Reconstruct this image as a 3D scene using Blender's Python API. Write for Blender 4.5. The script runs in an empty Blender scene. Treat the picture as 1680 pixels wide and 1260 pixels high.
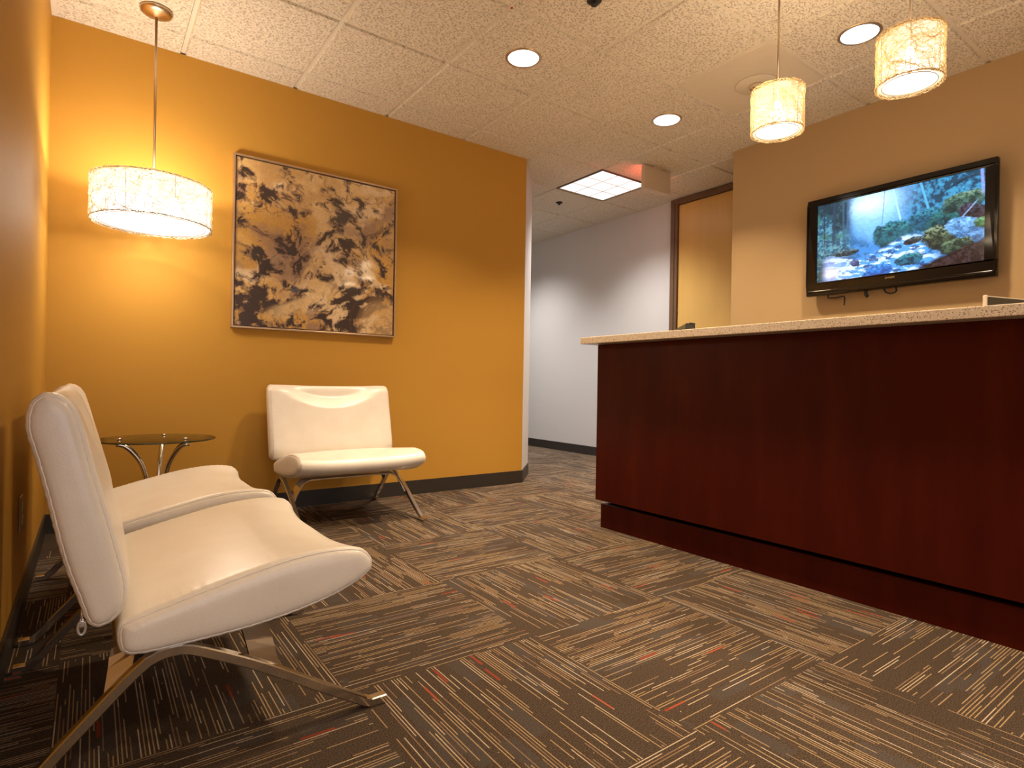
import bpy, bmesh, math, random
import numpy as np
from mathutils import Vector, Matrix, noise
PI = math.pi
random.seed(7)
rng = np.random.default_rng(11)
C = bpy.context.scene.collection
S = bpy.context.scene

# ---------------------------------------------------------------- camera
H = 2.600                      # ceiling height
F_PX, YAW, PITCH, ROLL, CAM_H = 950.24, 0.6288, 0.0008, 0.0168, 0.7938
fw = Vector((math.sin(YAW)*math.cos(PITCH), math.cos(YAW)*math.cos(PITCH), -math.sin(PITCH)))
rt0 = Vector((math.cos(YAW), -math.sin(YAW), 0)); up0 = rt0.cross(fw)
rt = rt0*math.cos(ROLL) + up0*math.sin(ROLL); up = up0*math.cos(ROLL) - rt0*math.sin(ROLL)
cd = bpy.data.cameras.new('camera'); cam = bpy.data.objects.new('camera', cd); C.objects.link(cam)
cd.sensor_width = 36; cd.lens = F_PX/1680*36; cd.clip_start = 0.02
m = Matrix((( rt.x, up.x, -fw.x, 0), (rt.y, up.y, -fw.y, 0), (rt.z, up.z, -fw.z, CAM_H), (0, 0, 0, 1)))
cam.matrix_world = m
S.camera = cam

# ---------------------------------------------------------------- world, exposure
w = bpy.data.worlds.new('world'); S.world = w; w.use_nodes = True
w.node_tree.nodes['Background'].inputs[0].default_value = (0.9, 0.75, 0.55, 1)
w.node_tree.nodes['Background'].inputs[1].default_value = 0.02
S.view_settings.view_transform = 'Standard'; S.view_settings.look = 'None'
S.view_settings.gamma = 1; S.view_settings.use_curve_mapping = False
S.view_settings.exposure = 0.2

# light strengths (watts) and colours
WARM = (1.0, 0.77, 0.51); COOL = (1.0, 0.975, 0.955); DAY = (0.97, 0.95, 0.97); DRUM = (1.0, 0.86, 0.69)
P_CAN, P_TROFFER, P_DRUM, P_SMALL, P_REAR_FILL = 18.5, 22, 23, 4.5, 30
CAN_SPREAD, TROFFER_SPREAD = 108, 112
# daylight-coloured lamp added behind the camera to fill surfaces facing it
ld = bpy.data.lights.new('rear_fill_light', 'AREA'); ld.shape = 'RECTANGLE'; ld.size = 1.8; ld.size_y = 2.0; ld.energy = P_REAR_FILL; ld.color = DAY
lo = bpy.data.objects.new('rear_fill_light', ld); C.objects.link(lo); lo.location = (0.75, -2.52, 1.15); lo.rotation_euler = (PI/2, 0, 0)

# ---------------------------------------------------------------- tagging helpers
def tag(o, label=None, cat=None, group=None, kind=None):
    if label: o['label'] = label
    if cat: o['category'] = cat
    if group: o['group'] = group
    if kind: o['kind'] = kind
    return o
def thing(name, label, cat, loc=(0, 0, 0), rz=0, group=None):
    o = bpy.data.objects.new(name, None); C.objects.link(o)
    o.location = loc; o.rotation_euler = (0, 0, rz); o.empty_display_size = 0.1
    return tag(o, label, cat, group)
def obj(name, bm, mat, parent=None, smooth=False, mats=None):
    me = bpy.data.meshes.new(name); bm.normal_update(); bm.to_mesh(me); bm.free()
    for mm in (mats or [mat]): me.materials.append(mm)
    if smooth:
        for p in me.polygons: p.use_smooth = True
    o = bpy.data.objects.new(name, me); C.objects.link(o)
    if parent: o.parent = parent
    return o
def struct(name, bm, mat, parent=None, smooth=False, mats=None):
    o = obj(name, bm, mat, parent, smooth, mats)
    if not parent: o['kind'] = 'structure'
    return o
def copy_tree(o, parent=None):
    c = o.copy(); C.objects.link(c)
    if parent: c.parent = parent
    for ch in [x for x in o.children]: copy_tree(ch, c)
    return c

# ---------------------------------------------------------------- mesh helpers
def box(bm, x0, x1, y0, y1, z0, z1, bev=0, mi=0):
    v = [bm.verts.new((x, y, z)) for x in (x0, x1) for y in (y0, y1) for z in (z0, z1)]
    fs = [(0,1,3,2), (4,6,7,5), (0,4,5,1), (2,3,7,6), (0,2,6,4), (1,5,7,3)]
    f = [bm.faces.new([v[i] for i in q]) for q in fs]
    for q in f: q.material_index = mi
    if bev:
        es = list({e for q in f for e in q.edges})
        bmesh.ops.bevel(bm, geom=es, offset=bev, segments=2, affect='EDGES', profile=0.5)
    return f
def prism(bm, poly, z0, z1):
    a = [bm.verts.new((x, y, z0)) for x, y in poly]; b = [bm.verts.new((x, y, z1)) for x, y in poly]
    n = len(poly)
    bm.faces.new(a[::-1]); bm.faces.new(b)
    for i in range(n): bm.faces.new((a[i], a[(i+1) % n], b[(i+1) % n], b[i]))
def tube(bm, pts, r, seg=8, closed=False, rs=None, cap=True):
    pts = [Vector(p) for p in pts]; n = len(pts); rings = []; prev = None
    for i, p in enumerate(pts):
        a = pts[(i-1) % n] if (closed or i > 0) else p; b = pts[(i+1) % n] if (closed or i < n-1) else p
        t = (b-a).normalized()
        if prev is None:
            ref = Vector((0, 0, 1)) if abs(t.z) < 0.9 else Vector((1, 0, 0)); u = t.cross(ref).normalized()
        else: u = (prev - t*prev.dot(t)).normalized()
        prev = u; v = t.cross(u); rr = rs[i] if rs else r
        rings.append([bm.verts.new(p + (u*math.cos(2*PI*k/seg) + v*math.sin(2*PI*k/seg))*rr) for k in range(seg)])
    for i in range(n if closed else n-1):
        A, B = rings[i], rings[(i+1) % n]
        for k in range(seg): bm.faces.new((A[k], A[(k+1) % seg], B[(k+1) % seg], B[k]))
    if cap and not closed: bm.faces.new(rings[0][::-1]); bm.faces.new(rings[-1])
def ring(bm, cx, cy, cz, R, r, seg=64, s2=6):
    tube(bm, [(cx+R*math.cos(2*PI*i/seg), cy+R*math.sin(2*PI*i/seg), cz) for i in range(seg)], r, s2, closed=True)
def lathe(bm, prof, cx=0, cy=0, seg=48):
    rings = []
    for r, z in prof:
        if r < 1e-6: rings.append([bm.verts.new((cx, cy, z))])
        else: rings.append([bm.verts.new((cx+r*math.cos(2*PI*k/seg), cy+r*math.sin(2*PI*k/seg), z)) for k in range(seg)])
    for A, B in zip(rings, rings[1:]):
        for k in range(seg):
            q = []
            for v in ((A[k % len(A)], A[(k+1) % len(A)], B[(k+1) % len(B)], B[k % len(B)])):
                if v not in q: q.append(v)
            if len(q) > 2: bm.faces.new(q)
def sweep_rect(bm, pts, wid, thk, wdir=Vector((0, 1, 0)), bev=0):
    """flat bar along pts: wid along wdir, thk in the bend plane"""
    pts = [Vector(p) for p in pts]; n = len(pts); rings = []
    for i, p in enumerate(pts):
        t = (pts[min(i+1, n-1)] - pts[max(i-1, 0)]).normalized()
        nn = t.cross(wdir).normalized(); b = bev
        hw, ht = wid/2, thk/2
        q = [(-hw+b, -ht), (hw-b, -ht), (hw, -ht+b), (hw, ht-b), (hw-b, ht), (-hw+b, ht), (-hw, ht-b), (-hw, -ht+b)] if b else [(-hw, -ht), (hw, -ht), (hw, ht), (-hw, ht)]
        rings.append([bm.verts.new(p + wdir*a + nn*c) for a, c in q])
    m_ = len(rings[0])
    for A, B in zip(rings, rings[1:]):
        for k in range(m_): bm.faces.new((A[k], A[(k+1) % m_], B[(k+1) % m_], B[k]))
    bm.faces.new(rings[0][::-1]); bm.faces.new(rings[-1])
    bmesh.ops.recalc_face_normals(bm, faces=bm.faces)
def catmull(P, closed, step):
    P = [Vector(p) for p in P]; n = len(P); out = []
    for i in range(n if closed else n-1):
        if closed: a, b, c, d = P[(i-1) % n], P[i], P[(i+1) % n], P[(i+2) % n]
        else: a, b, c, d = P[max(i-1, 0)], P[i], P[i+1], P[min(i+2, n-1)]
        k = max(2, int((c-b).length/step))
        for j in range(k):
            t = j/k
            out.append(0.5*((2*b) + (c-a)*t + (2*a-5*b+4*c-d)*t*t + (-a+3*b-3*c+d)*t**3))
    if not closed: out.append(P[-1])
    return out

# ---------------------------------------------------------------- node helper
class G:
    def __init__(s, name):
        s.m = bpy.data.materials.new(name); s.m.use_nodes = True; s.nt = s.m.node_tree
        s.b = s.nt.nodes['Principled BSDF']; s.out = s.nt.nodes['Material Output']
    def n(s, t, **k):
        x = s.nt.nodes.new(t)
        for a, b in k.items(): setattr(x, a, b)
        return x
    def l(s, a, b): s.nt.links.new(a, b)
    def put(s, sock, v):
        if isinstance(v, bpy.types.NodeSocket): s.l(v, sock)
        elif v is not None:
            if isinstance(v, (tuple, list)) and len(v) == 3 and sock.type == 'RGBA': v = (*v, 1)
            sock.default_value = v
    def math(s, op, a, b=None, c=None, clamp=False):
        x = s.n('ShaderNodeMath', operation=op, use_clamp=clamp)
        s.put(x.inputs[0], a)
        if b is not None: s.put(x.inputs[1], b)
        if c is not None: s.put(x.inputs[2], c)
        return x.outputs[0]
    def mix(s, f, a, b, bt='MIX'):
        x = s.n('ShaderNodeMix', data_type='RGBA', blend_type=bt)
        s.put(x.inputs[0], f); s.put(x.inputs[6], a); s.put(x.inputs[7], b); return x.outputs[2]
    def pos(s):
        return s.n('ShaderNodeTexCoord').outputs['Object']
    def geo(s): return s.n('ShaderNodeNewGeometry').outputs['Position']
    def noise(s, vec, scale, detail=3, rough=0.5, out=0):
        x = s.n('ShaderNodeTexNoise'); s.l(vec, x.inputs['Vector'])
        x.inputs['Scale'].default_value = scale; x.inputs['Detail'].default_value = detail; x.inputs['Roughness'].default_value = rough
        return x.outputs[out]
    def ramp(s, f, stops):
        x = s.n('ShaderNodeValToRGB'); s.l(f, x.inputs[0]); e = x.color_ramp.elements
        while len(e) < len(stops): e.new(0.5)
        for q, (p, c) in zip(e, stops): q.position = p; q.color = (*c, 1)
        return x.outputs[0]
    def maprange(s, f, a, b, c, d):
        x = s.n('ShaderNodeMapRange'); s.put(x.inputs[0], f)
        for i, v in enumerate((a, b, c, d)): x.inputs[i+1].default_value = v
        return x.outputs[0]
    def scale(s, vec, sc):
        x = s.n('ShaderNodeMapping'); s.l(vec, x.inputs[0]); x.inputs['Scale'].default_value = sc; return x.outputs[0]
    def comb(s, x_, y_, z_=0.0):
        x = s.n('ShaderNodeCombineXYZ'); s.put(x.inputs[0], x_); s.put(x.inputs[1], y_); s.put(x.inputs[2], z_); return x.outputs[0]
    def white(s, vec):
        x = s.n('ShaderNodeTexWhiteNoise', noise_dimensions='3D'); s.l(vec, x.inputs['Vector']); return x
    def bump(s, h, strength, dist):
        x = s.n('ShaderNodeBump'); x.inputs['Strength'].default_value = strength; x.inputs['Distance'].default_value = dist
        s.l(h, x.inputs['Height']); s.l(x.outputs[0], s.b.inputs['Normal'])
    def set(s, **k):
        for a, v in k.items(): s.put(s.b.inputs[a.replace('_', ' ')], v)
        return s

def plain(name, col, rough=0.5, metal=0.0, spec=0.5, coat=0.0, bump=None, var=0.0):
    g = G(name); g.set(Roughness=rough, Metallic=metal)
    g.b.inputs['Specular IOR Level'].default_value = spec
    g.b.inputs['Coat Weight'].default_value = coat
    n = g.noise(g.pos(), bump[0] if bump else 30, 4)
    if var: g.put(g.b.inputs['Base Color'], g.mix(g.maprange(n, 0.3, 0.7, 0, 1), tuple(c*(1-var) for c in col), tuple(min(1, c*(1+var)) for c in col)))
    else: g.put(g.b.inputs['Base Color'], col)
    if bump: g.bump(n, bump[1], bump[2])
    return g.m
def emis(name, col, strength):
    g = G(name); g.set(Base_Color=(0.8, 0.8, 0.8)); g.put(g.b.inputs['Emission Color'], col)
    g.b.inputs['Emission Strength'].default_value = strength; return g.m

M = {}
M['orange'] = plain('ochre_orange_wall_paint', (0.515, 0.272, 0.046), 0.6, spec=0.12, bump=(260, 0.035, 0.0008), var=0.02)
M['tan'] = plain('tan_wall_paint', (0.455, 0.310, 0.150), 0.55, bump=(260, 0.035, 0.0008), var=0.02)
M['grey'] = plain('pale_grey_wall_paint', (0.60, 0.57, 0.545), 0.5, bump=(260, 0.035, 0.0008), var=0.02)
M['cream_wall'] = plain('cream_wall_paint', (0.62, 0.52, 0.40), 0.6, bump=(260, 0.035, 0.0008), var=0.02)
M['base'] = plain('dark_rubber_baseboard', (0.030, 0.024, 0.020), 0.45, var=0.05)
M['chrome'] = plain('polished_chrome', (0.72, 0.69, 0.65), 0.16, 1.0, var=0.02)
M['nickel'] = plain('brushed_nickel', (0.62, 0.48, 0.33), 0.3, 1.0, var=0.03)
M['wire'] = plain('dark_bronze_wire', (0.20, 0.13, 0.07), 0.5, 0.6, var=0.05)
M['black'] = plain('glossy_black_plastic', (0.006, 0.005, 0.005), 0.10, spec=0.35)
M['matte_black'] = plain('matte_black_plastic', (0.015, 0.014, 0.013), 0.5, var=0.05)
M['white_metal'] = plain('white_painted_metal', (0.80, 0.76, 0.70), 0.4, var=0.02)
M['steel'] = plain('silver_zipper_metal', (0.82, 0.82, 0.82), 0.3, 0.7, var=0.02)
M['champagne'] = plain('champagne_frame_metal', (0.50, 0.33, 0.19), 0.3, 0.6, var=0.04)
M['frame_gap'] = plain('dark_frame_inner_edge', (0.05, 0.03, 0.02), 0.4, var=0.05)
M['door_frame'] = plain('brown_painted_door_frame', (0.14, 0.075, 0.038), 0.4, var=0.04)
M['plate'] = plain('tan_outlet_plastic', (0.35, 0.2, 0.08), 0.4, var=0.03)
M['monitor_silver'] = plain('pale_monitor_edge', (0.75, 0.65, 0.52), 0.35, 0.1, var=0.03)
M['monitor_dark'] = plain('dark_monitor_back', (0.05, 0.045, 0.035), 0.45, var=0.05)
M['olive'] = plain('dark_olive_plastic', (0.06, 0.055, 0.03), 0.4, var=0.05)

def leather():
    g = G('cream_white_leather'); p = g.pos()
    n1 = g.noise(p, 420, 3); n2 = g.noise(p, 9, 3)
    h = g.math('ADD', g.math('MULTIPLY', n1, 0.25), n2)
    g.set(Base_Color=g.mix(g.maprange(n2, .3, .7, 0, 1), (0.78, 0.715, 0.625), (0.83, 0.77, 0.685)), Roughness=0.33)
    g.b.inputs['Coat Weight'].default_value = 0.15; g.b.inputs['Coat Roughness'].default_value = 0.2
    g.bump(h, 0.22, 0.006); return g.m
M['leather'] = leather()

def cherry():
    g = G('dark_cherry_wood'); p = g.geo()
    st = g.noise(g.scale(p, (5, 5, .9)), 2, 4, .55); fi = g.noise(g.scale(p, (160, 160, 5)), 1.5, 3)
    c = g.ramp(st, [(0.3, (0.052, 0.0036, 0.0009)), (0.55, (0.068, 0.0058, 0.0011)), (0.75, (0.086, 0.0095, 0.0014))])
    c = g.mix(g.math('MULTIPLY', fi, 0.25), c, (0.044, 0.0030, 0.0009))
    g.set(Base_Color=c, Roughness=0.42); g.b.inputs['Specular IOR Level'].default_value = 0.16
    g.bump(fi, 0.05, 0.001); return g.m
M['cherry'] = cherry()

def maple():
    g = G('honey_maple_door_veneer'); p = g.geo()
    st = g.noise(g.scale(p, (4, 4, 0.5)), 2, 4, .5)
    g.set(Base_Color=g.ramp(st, [(0.3, (0.62, 0.37, 0.095)), (0.7, (0.67, 0.41, 0.115))]), Roughness=0.33); return g.m
M['maple'] = maple()

def quartz():
    g = G('speckled_beige_quartz'); p = g.geo()
    v = g.n('ShaderNodeTexVoronoi'); g.l(p, v.inputs['Vector']); v.inputs['Scale'].default_value = 260
    wn = g.white(v.outputs['Color']).outputs['Value']
    dot = g.math('MULTIPLY', g.math('LESS_THAN', v.outputs['Distance'], 0.42), g.math('GREATER_THAN', wn, 0.72))
    lt = g.math('MULTIPLY', g.math('LESS_THAN', v.outputs['Distance'], 0.4), g.math('LESS_THAN', wn, 0.16))
    c = g.mix(g.noise(p, 60, 3), (0.60, 0.50, 0.385), (0.70, 0.60, 0.475))
    c = g.mix(dot, c, (0.20, 0.11, 0.06)); c = g.mix(lt, c, (0.85, 0.76, 0.62))
    g.set(Base_Color=c, Roughness=0.25); return g.m
M['quartz'] = quartz()

def ceiling_mat():
    g = G('fissured_ceiling_tile'); p = g.geo()
    n1 = g.noise(g.scale(p, (1, 1.35, 1)), 82, 5, 0.66); n2 = g.noise(p, 300, 2)
    fis = g.maprange(n1, 0.39, 0.475, 1, 0); pin = g.maprange(n2, 0.27, 0.34, 1, 0)
    k = g.math('MAXIMUM', fis, g.math('MULTIPLY', pin, 0.5))
    g.set(Base_Color=g.mix(g.math('MULTIPLY', k, 0.6), (0.80, 0.725, 0.60), (0.36, 0.265, 0.155)), Roughness=0.9)
    g.b.inputs['Specular IOR Level'].default_value = 0.1
    g.bump(g.math('MULTIPLY', k, -1), 0.7, 0.004); return g.m
M['tile'] = ceiling_mat()
M['smooth_tile'] = plain('smooth_ceiling_tile', (0.68, 0.60, 0.47), 0.8, spec=0.1, var=0.015)
M['grid'] = plain('white_ceiling_grid', (0.74, 0.67, 0.56), 0.5, var=0.01)

def carpet():
    g = G('striped_carpet_tile'); p = g.geo()
    sp = g.n('ShaderNodeSeparateXYZ'); g.l(p, sp.inputs[0]); X, Y = sp.outputs[0], sp.outputs[1]
    X = g.math('ADD', X, 12-1.14); Y = g.math('ADD', Y, 12-0.825)
    T = 0.6
    ix = g.math('FLOOR', g.math('DIVIDE', X, T)); iy = g.math('FLOOR', g.math('DIVIDE', Y, T))
    par = g.math('MODULO', g.math('ADD', ix, iy), 2.0)     # 0 -> stripes along X
    a = g.math('ADD', g.math('MULTIPLY', X, g.math('SUBTRACT', 1.0, par)), g.math('MULTIPLY', Y, par))
    b = g.math('ADD', g.math('MULTIPLY', Y, g.math('SUBTRACT', 1.0, par)), g.math('MULTIPLY', X, par))
    cell = g.math('ADD', g.math('MULTIPLY', ix, 17.0), iy)
    def dashes(pitch, L, width, dens, seed, zone):
        r = g.math('FLOOR', g.math('DIVIDE', b, pitch))
        ro = g.white(g.comb(r, cell, seed)).outputs['Value']
        s_ = g.math('ADD', g.math('DIVIDE', a, L), g.math('MULTIPLY', ro, 13.0))
        si = g.math('FLOOR', s_)
        wn = g.white(g.comb(r, si, g.math('ADD', cell, seed)))
        fr = g.math('FRACT', g.math('DIVIDE', b, pitch))
        line = g.math('LESS_THAN', g.math('ABSOLUTE', g.math('SUBTRACT', fr, 0.5)), width/2)
        on = g.math('LESS_THAN', wn.outputs['Value'], dens if not zone else g.math('MULTIPLY', zone, dens))
        return g.math('MULTIPLY', line, on), wn.outputs['Color']
    zn = g.noise(g.comb(g.math('MULTIPLY', a, 2.0), g.math('MULTIPLY', b, 5.0), cell), 1.0, 2)
    zone = g.maprange(zn, 0.32, 0.68, 0.25, 1.35)
    d1, c1 = dashes(0.0080, 0.17, 0.33, 0.58, 3.0, zone)
    d2, c2 = dashes(0.0080, 0.075, 0.9, 0.0042, 9.0, None)
    d3, c3 = dashes(0.04, 0.14, 1.0, 0.22, 5.0, None)
    s1 = g.n('ShaderNodeSeparateColor'); g.l(c1, s1.inputs[0])
    spk = g.noise(p, 340, 2, .75); sp2 = g.noise(p, 330, 2, .6)
    base = g.mix(g.maprange(spk, .40, .60, 0, 1), (0.026, 0.017, 0.012), (0.102, 0.072, 0.050))
    base = g.mix(g.math('MULTIPLY', d3, 0.38), base, g.mix(g.maprange(sp2, .3, .7, 0, 1), (0.045, 0.042, 0.045), (0.10, 0.09, 0.085)))
    lc = g.mix(s1.outputs[0], (0.42, 0.29, 0.165), (0.36, 0.235, 0.09))
    lc = g.mix(g.math('GREATER_THAN', s1.outputs[1], 0.72), lc, (0.56, 0.44, 0.32))
    lc = g.mix(g.math('GREATER_THAN', s1.outputs[2], 0.8), lc, (0.26, 0.16, 0.10))
    lc = g.mix(g.maprange(sp2, .3, .75, 0, .55), lc, (0.14, 0.09, 0.055))
    c = g.mix(d1, base, lc)
    c = g.mix(g.math('MULTIPLY', d2, 0.7), c, (0.32, 0.045, 0.02))
    g.set(Base_Color=c, Roughness=0.95); g.b.inputs['Specular IOR Level'].default_value = 0.08
    g.bump(g.math('ADD', g.math('MULTIPLY', d1, 0.4), spk), 0.6, 0.003); return g.m
M['carpet'] = carpet()

def glass():
    g = G('clear_glass'); nt = g.nt
    gl = g.n('ShaderNodeBsdfGlossy'); gl.inputs['Roughness'].default_value = 0.02
    tr = g.n('ShaderNodeBsdfTransparent'); tr.inputs[0].default_value = (0.95, 0.97, 0.94, 1)
    fr = g.n('ShaderNodeFresnel'); fr.inputs[0].default_value = 1.22
    mx = g.n('ShaderNodeMixShader'); g.l(fr.outputs[0], mx.inputs[0]); g.l(tr.outputs[0], mx.inputs[1]); g.l(gl.outputs[0], mx.inputs[2])
    g.l(mx.outputs[0], g.out.inputs[0]); return g.m
M['glass'] = glass()
M['glass_edge'] = plain('dark_green_glass_edge', (0.03, 0.055, 0.03), 0.1)

def liner(name, col, strength, trans):
    """lit lampshade liner: glows, and lets part of the bulb show through"""
    g = G(name); p = g.pos()
    n = g.noise(g.scale(p, (1, 1, 0.6)), 55, 3, .6)
    e = g.n('ShaderNodeEmission'); e.inputs[1].default_value = strength
    g.l(g.mix(g.maprange(n, .3, .7, 0, 1), tuple(c*.85 for c in col), col), e.inputs[0])
    t = g.n('ShaderNodeBsdfTransparent'); mx = g.n('ShaderNodeMixShader'); mx.inputs[0].default_value = trans
    g.l(e.outputs[0], mx.inputs[1]); g.l(t.outputs[0], mx.inputs[2]); g.l(mx.outputs[0], g.out.inputs[0]); return g.m
M['liner_big'] = liner('glowing_shade_liner', (1.0, 0.94, 0.84), 2.2, 0.45)
M['liner_small'] = liner('glowing_small_shade_liner', (1.0, 0.86, 0.60), 1.6, 0.32)
M['bulb'] = emis('frosted_bulb', (1.0, 0.90, 0.74), 9.0)
M['diffuser'] = emis('lit_lamp_diffuser', (1.0, 0.92, 0.80), 1.9)
M['diffuser_small'] = emis('lit_small_diffuser', (1.0, 0.90, 0.74), 1.7)
M['can_lens'] = emis('lit_downlight_lens', (1.0, 0.94, 0.86), 6.0)
M['troffer_lens'] = emis('lit_troffer_lens', (0.95, 0.98, 1.0), 1.15)
def fibre(nm, col):
    g = G(nm); d = g.n('ShaderNodeBsdfDiffuse'); t = g.n('ShaderNodeBsdfTranslucent')
    for q in (d, t): q.inputs[0].default_value = (*col, 1)
    mx = g.n('ShaderNodeMixShader'); mx.inputs[0].default_value = 0.5
    g.l(d.outputs[0], mx.inputs[1]); g.l(t.outputs[0], mx.inputs[2]); g.l(mx.outputs[0], g.out.inputs[0]); return g.m
M['fibre'] = fibre('pale_natural_fibre', (0.93, 0.80, 0.56)); M['fibre_white'] = fibre('off_white_fibre', (0.85, 0.78, 0.66))
M['exit_red'] = emis('lit_red_sign_face', (1.0, 0.05, 0.02), 5.0)
M['exit_letter'] = emis('lit_red_sign_letters', (1.0, 0.25, 0.15), 9.0)
M['sign_body'] = plain('beige_sign_housing', (0.60, 0.47, 0.33), 0.5, var=0.02)
M['red'] = plain('red_marker_plastic', (0.55, 0.015, 0.01), 0.4)

# ================================================================= SETTING
XL, YO, XE = -0.1818, 3.7152, 2.8123        # left wall plane, ochre wall plane and its end
CX2, CY2 = 3.1341, 4.0536                   # far end of the angled corner
XT, YT, XH = 3.964, 2.6115, 4.588           # tan wall plane and its end, hallway wall plane
YN, YF = -2.6, 8.0
GX, GY, TS = 1.6121, 2.2746, 0.6096         # ceiling grid origin and pitch

bm = bmesh.new(); v = [bm.verts.new(q) for q in ((XL-.2, YN-.2, 0), (XH+.2, YN-.2, 0), (XH+.2, YF+.2, 0), (XL-.2, YF+.2, 0))]; bm.faces.new(v)
struct('floor', bm, M['carpet'])
bm = bmesh.new(); box(bm, XL-.15, XL, YN-.15, YO+.15, 0, H); struct('wall_left', bm, M['orange'])
# ochre wall with its angled end; the hallway side of the same wall is grey
bm = bmesh.new(); prism(bm, [(XL, YO), (XE, YO), (XE, YO+.15), (XL, YO+.15)], 0, H); struct('wall_back', bm, M['orange'])
bm = bmesh.new(); prism(bm, [(XE, YO), (CX2, CY2), (CX2, YF), (XE, YF)], 0, H); struct('wall_corner', bm, M['grey'])
bm = bmesh.new(); box(bm, XH, XH+.15, YT-.1, YF, 0, H); struct('wall_hallway', bm, M['grey'])
bm = bmesh.new(); box(bm, CX2, XH, YF, YF+.15, 0, H); struct('wall_far', bm, M['grey'])
bm = bmesh.new(); box(bm, XT, XH, YN, YT, 0, H); struct('wall_right', bm, M['tan'])
bm = bmesh.new(); box(bm, XL, XT, YN-.15, YN, 0, H); struct('wall_front', bm, M['cream_wall'])
BH, BT = 0.098, 0.009
def base(name, pts):
    bm = bmesh.new()
    for (x0, y0), (x1, y1) in zip(pts, pts[1:]):
        d = Vector((x1-x0, y1-y0)).normalized(); n = Vector((d.y, -d.x))
        prism(bm, [(x0, y0), (x1, y1), (x1+n.x*BT, y1+n.y*BT), (x0+n.x*BT, y0+n.y*BT)], 0.0, BH)
    bmesh.ops.recalc_face_normals(bm, faces=bm.faces)
    struct(name, bm, M['base'])
base('baseboard_left', [(XL, YN), (XL, YO-BT)])
base('baseboard_back', [(XL, YO), (XE+.004, YO)])
base('baseboard_corner', [(XE, YO), (CX2, CY2+.004), (CX2, YF)])
base('baseboard_hallway', [(XH, YF), (XH, 3.665)])
# ceiling: tegular tiles dropped below a white grid
bm = bmesh.new(); gr = 0.0095; dr = 0.011
x0, x1, y0, y1 = XL-.12, XH+.12, YN-.1, YF+.1
i0, i1 = math.floor((x0-GX)/TS), math.ceil((x1-GX)/TS); j0, j1 = math.floor((y0-GY)/TS), math.ceil((y1-GY)/TS)
v = [bm.verts.new(q) for q in ((x0, y0, H+dr), (x0, y1, H+dr), (x1, y1, H+dr), (x1, y0, H+dr))]
f = bm.faces.new(v); f.material_index = 1
def edges_y(lo, hi): return max(lo, y0), min(hi, y1)
for i in range(i0, i1):
    for j in range(j0, j1):
        if (i, j) in ((3, 2), (3, 5)): continue
        a, b = GX+i*TS+gr, GX+(i+1)*TS-gr; c, d = GY+j*TS+gr, GY+(j+1)*TS-gr
        a, b = max(a, x0), min(b, x1); c, d = edges_y(c, d)
        if b-a < .02 or d-c < .02: continue
        mi = 2 if (i, j) == (2, -1) else 0; e = 0.006
        lo = [bm.verts.new(q) for q in ((a+e, c+e, H), (a+e, d-e, H), (b-e, d-e, H), (b-e, c+e, H))]
        hi = [bm.verts.new(q) for q in ((a, c, H+dr), (a, d, H+dr), (b, d, H+dr), (b, c, H+dr))]
        bm.faces.new(lo).material_index = mi
        for k in range(4): bm.faces.new((hi[k], hi[(k+1) % 4], lo[(k+1) % 4], lo[k])).material_index = mi
# board above the grid gives the ceiling its thickness
struct('ceiling', bm, None, mats=[M['tile'], M['grid'], M['smooth_tile']])
bm = bmesh.new(); box(bm, XL+.0005, XL+.022, YN, YO-.0005, H-.002, H+.006); struct('trim_1', bm, M['grid'])

# door in the hallway wall
door = bpy.data.objects.new('door_1', None); C.objects.link(door); door['kind'] = 'structure'; door.location = (XH, 3.13, 0)
bm = bmesh.new(); box(bm, -0.028, -0.022+.01, -.463, .45, 0.01, 2.535, 0.002); obj('door_panel', bm, M['maple'], door)
bm = bmesh.new()
for a, b in ((.452, .535), (-.535, -.465)):
    box(bm, -.05, -.001, a, b, 0, 2.595, .004)
    box(bm, -.058, -.05, a+(.03 if a > 0 else .02), b-.02, 0, 2.56, .003)
box(bm, -.05, -.001, -.465, .452, 2.54, 2.595, .004)
obj('door_frame', bm, M['door_frame'], door)
bm = bmesh.new(); tube(bm, [(-.028, -.40, 1.0), (-.075, -.40, 1.0), (-.085, -.39, 1.0), (-.085, -.29, 1.0)], .009); lathe(bm, [(0, 0), (0.001, 0)]) if False else None
obj('door_handle', bm, M['nickel'], door, smooth=True)

# ================================================================= RECEPTION DESK
XD, YD, HU, HC, HP = 2.2952, 2.3436, 1.0194, 1.0559, 0.153
Y_END = -1.35
desk = thing('reception_desk', 'long dark cherry wood reception desk with recessed toe kick under the speckled counter', 'desk', (XD, YD, 0))
L_ = Y_END-YD
bm = bmesh.new(); box(bm, 0, .025, L_, 0, HP, HU-.001, .0015); obj('front_panel', bm, M['cherry'], desk)
bm = bmesh.new(); box(bm, .0255, .75, -.03, 0, HP, .72, .0015); box(bm, .0255, .30, -.03, 0, .72, HU-.001, .0015); obj('end_panel', bm, M['cherry'], desk)
bm = bmesh.new(); box(bm, .022, .045, L_, -.022, 0, HP-.022, .001); box(bm, .0455, .72, -.045, -.022, 0, HP-.022, .001); obj('toe_kick', bm, M['cherry'], desk)
bm = bmesh.new(); box(bm, .275, .30, L_, -.05, .0, HU-.001); box(bm, .0252, .2745, L_, -.05, HP+.01, HP+.03); obj('inner_carcass', bm, M['cherry'], desk)
bm = bmesh.new(); box(bm, .301, .78, L_, -.031, .70, .735, .003); obj('work_surface', bm, M['quartz'], desk)
bm = bmesh.new(); box(bm, XD-.0902, XD+.33, Y_END-.04, YD+.0466, HU, HC, .0025)
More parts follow.
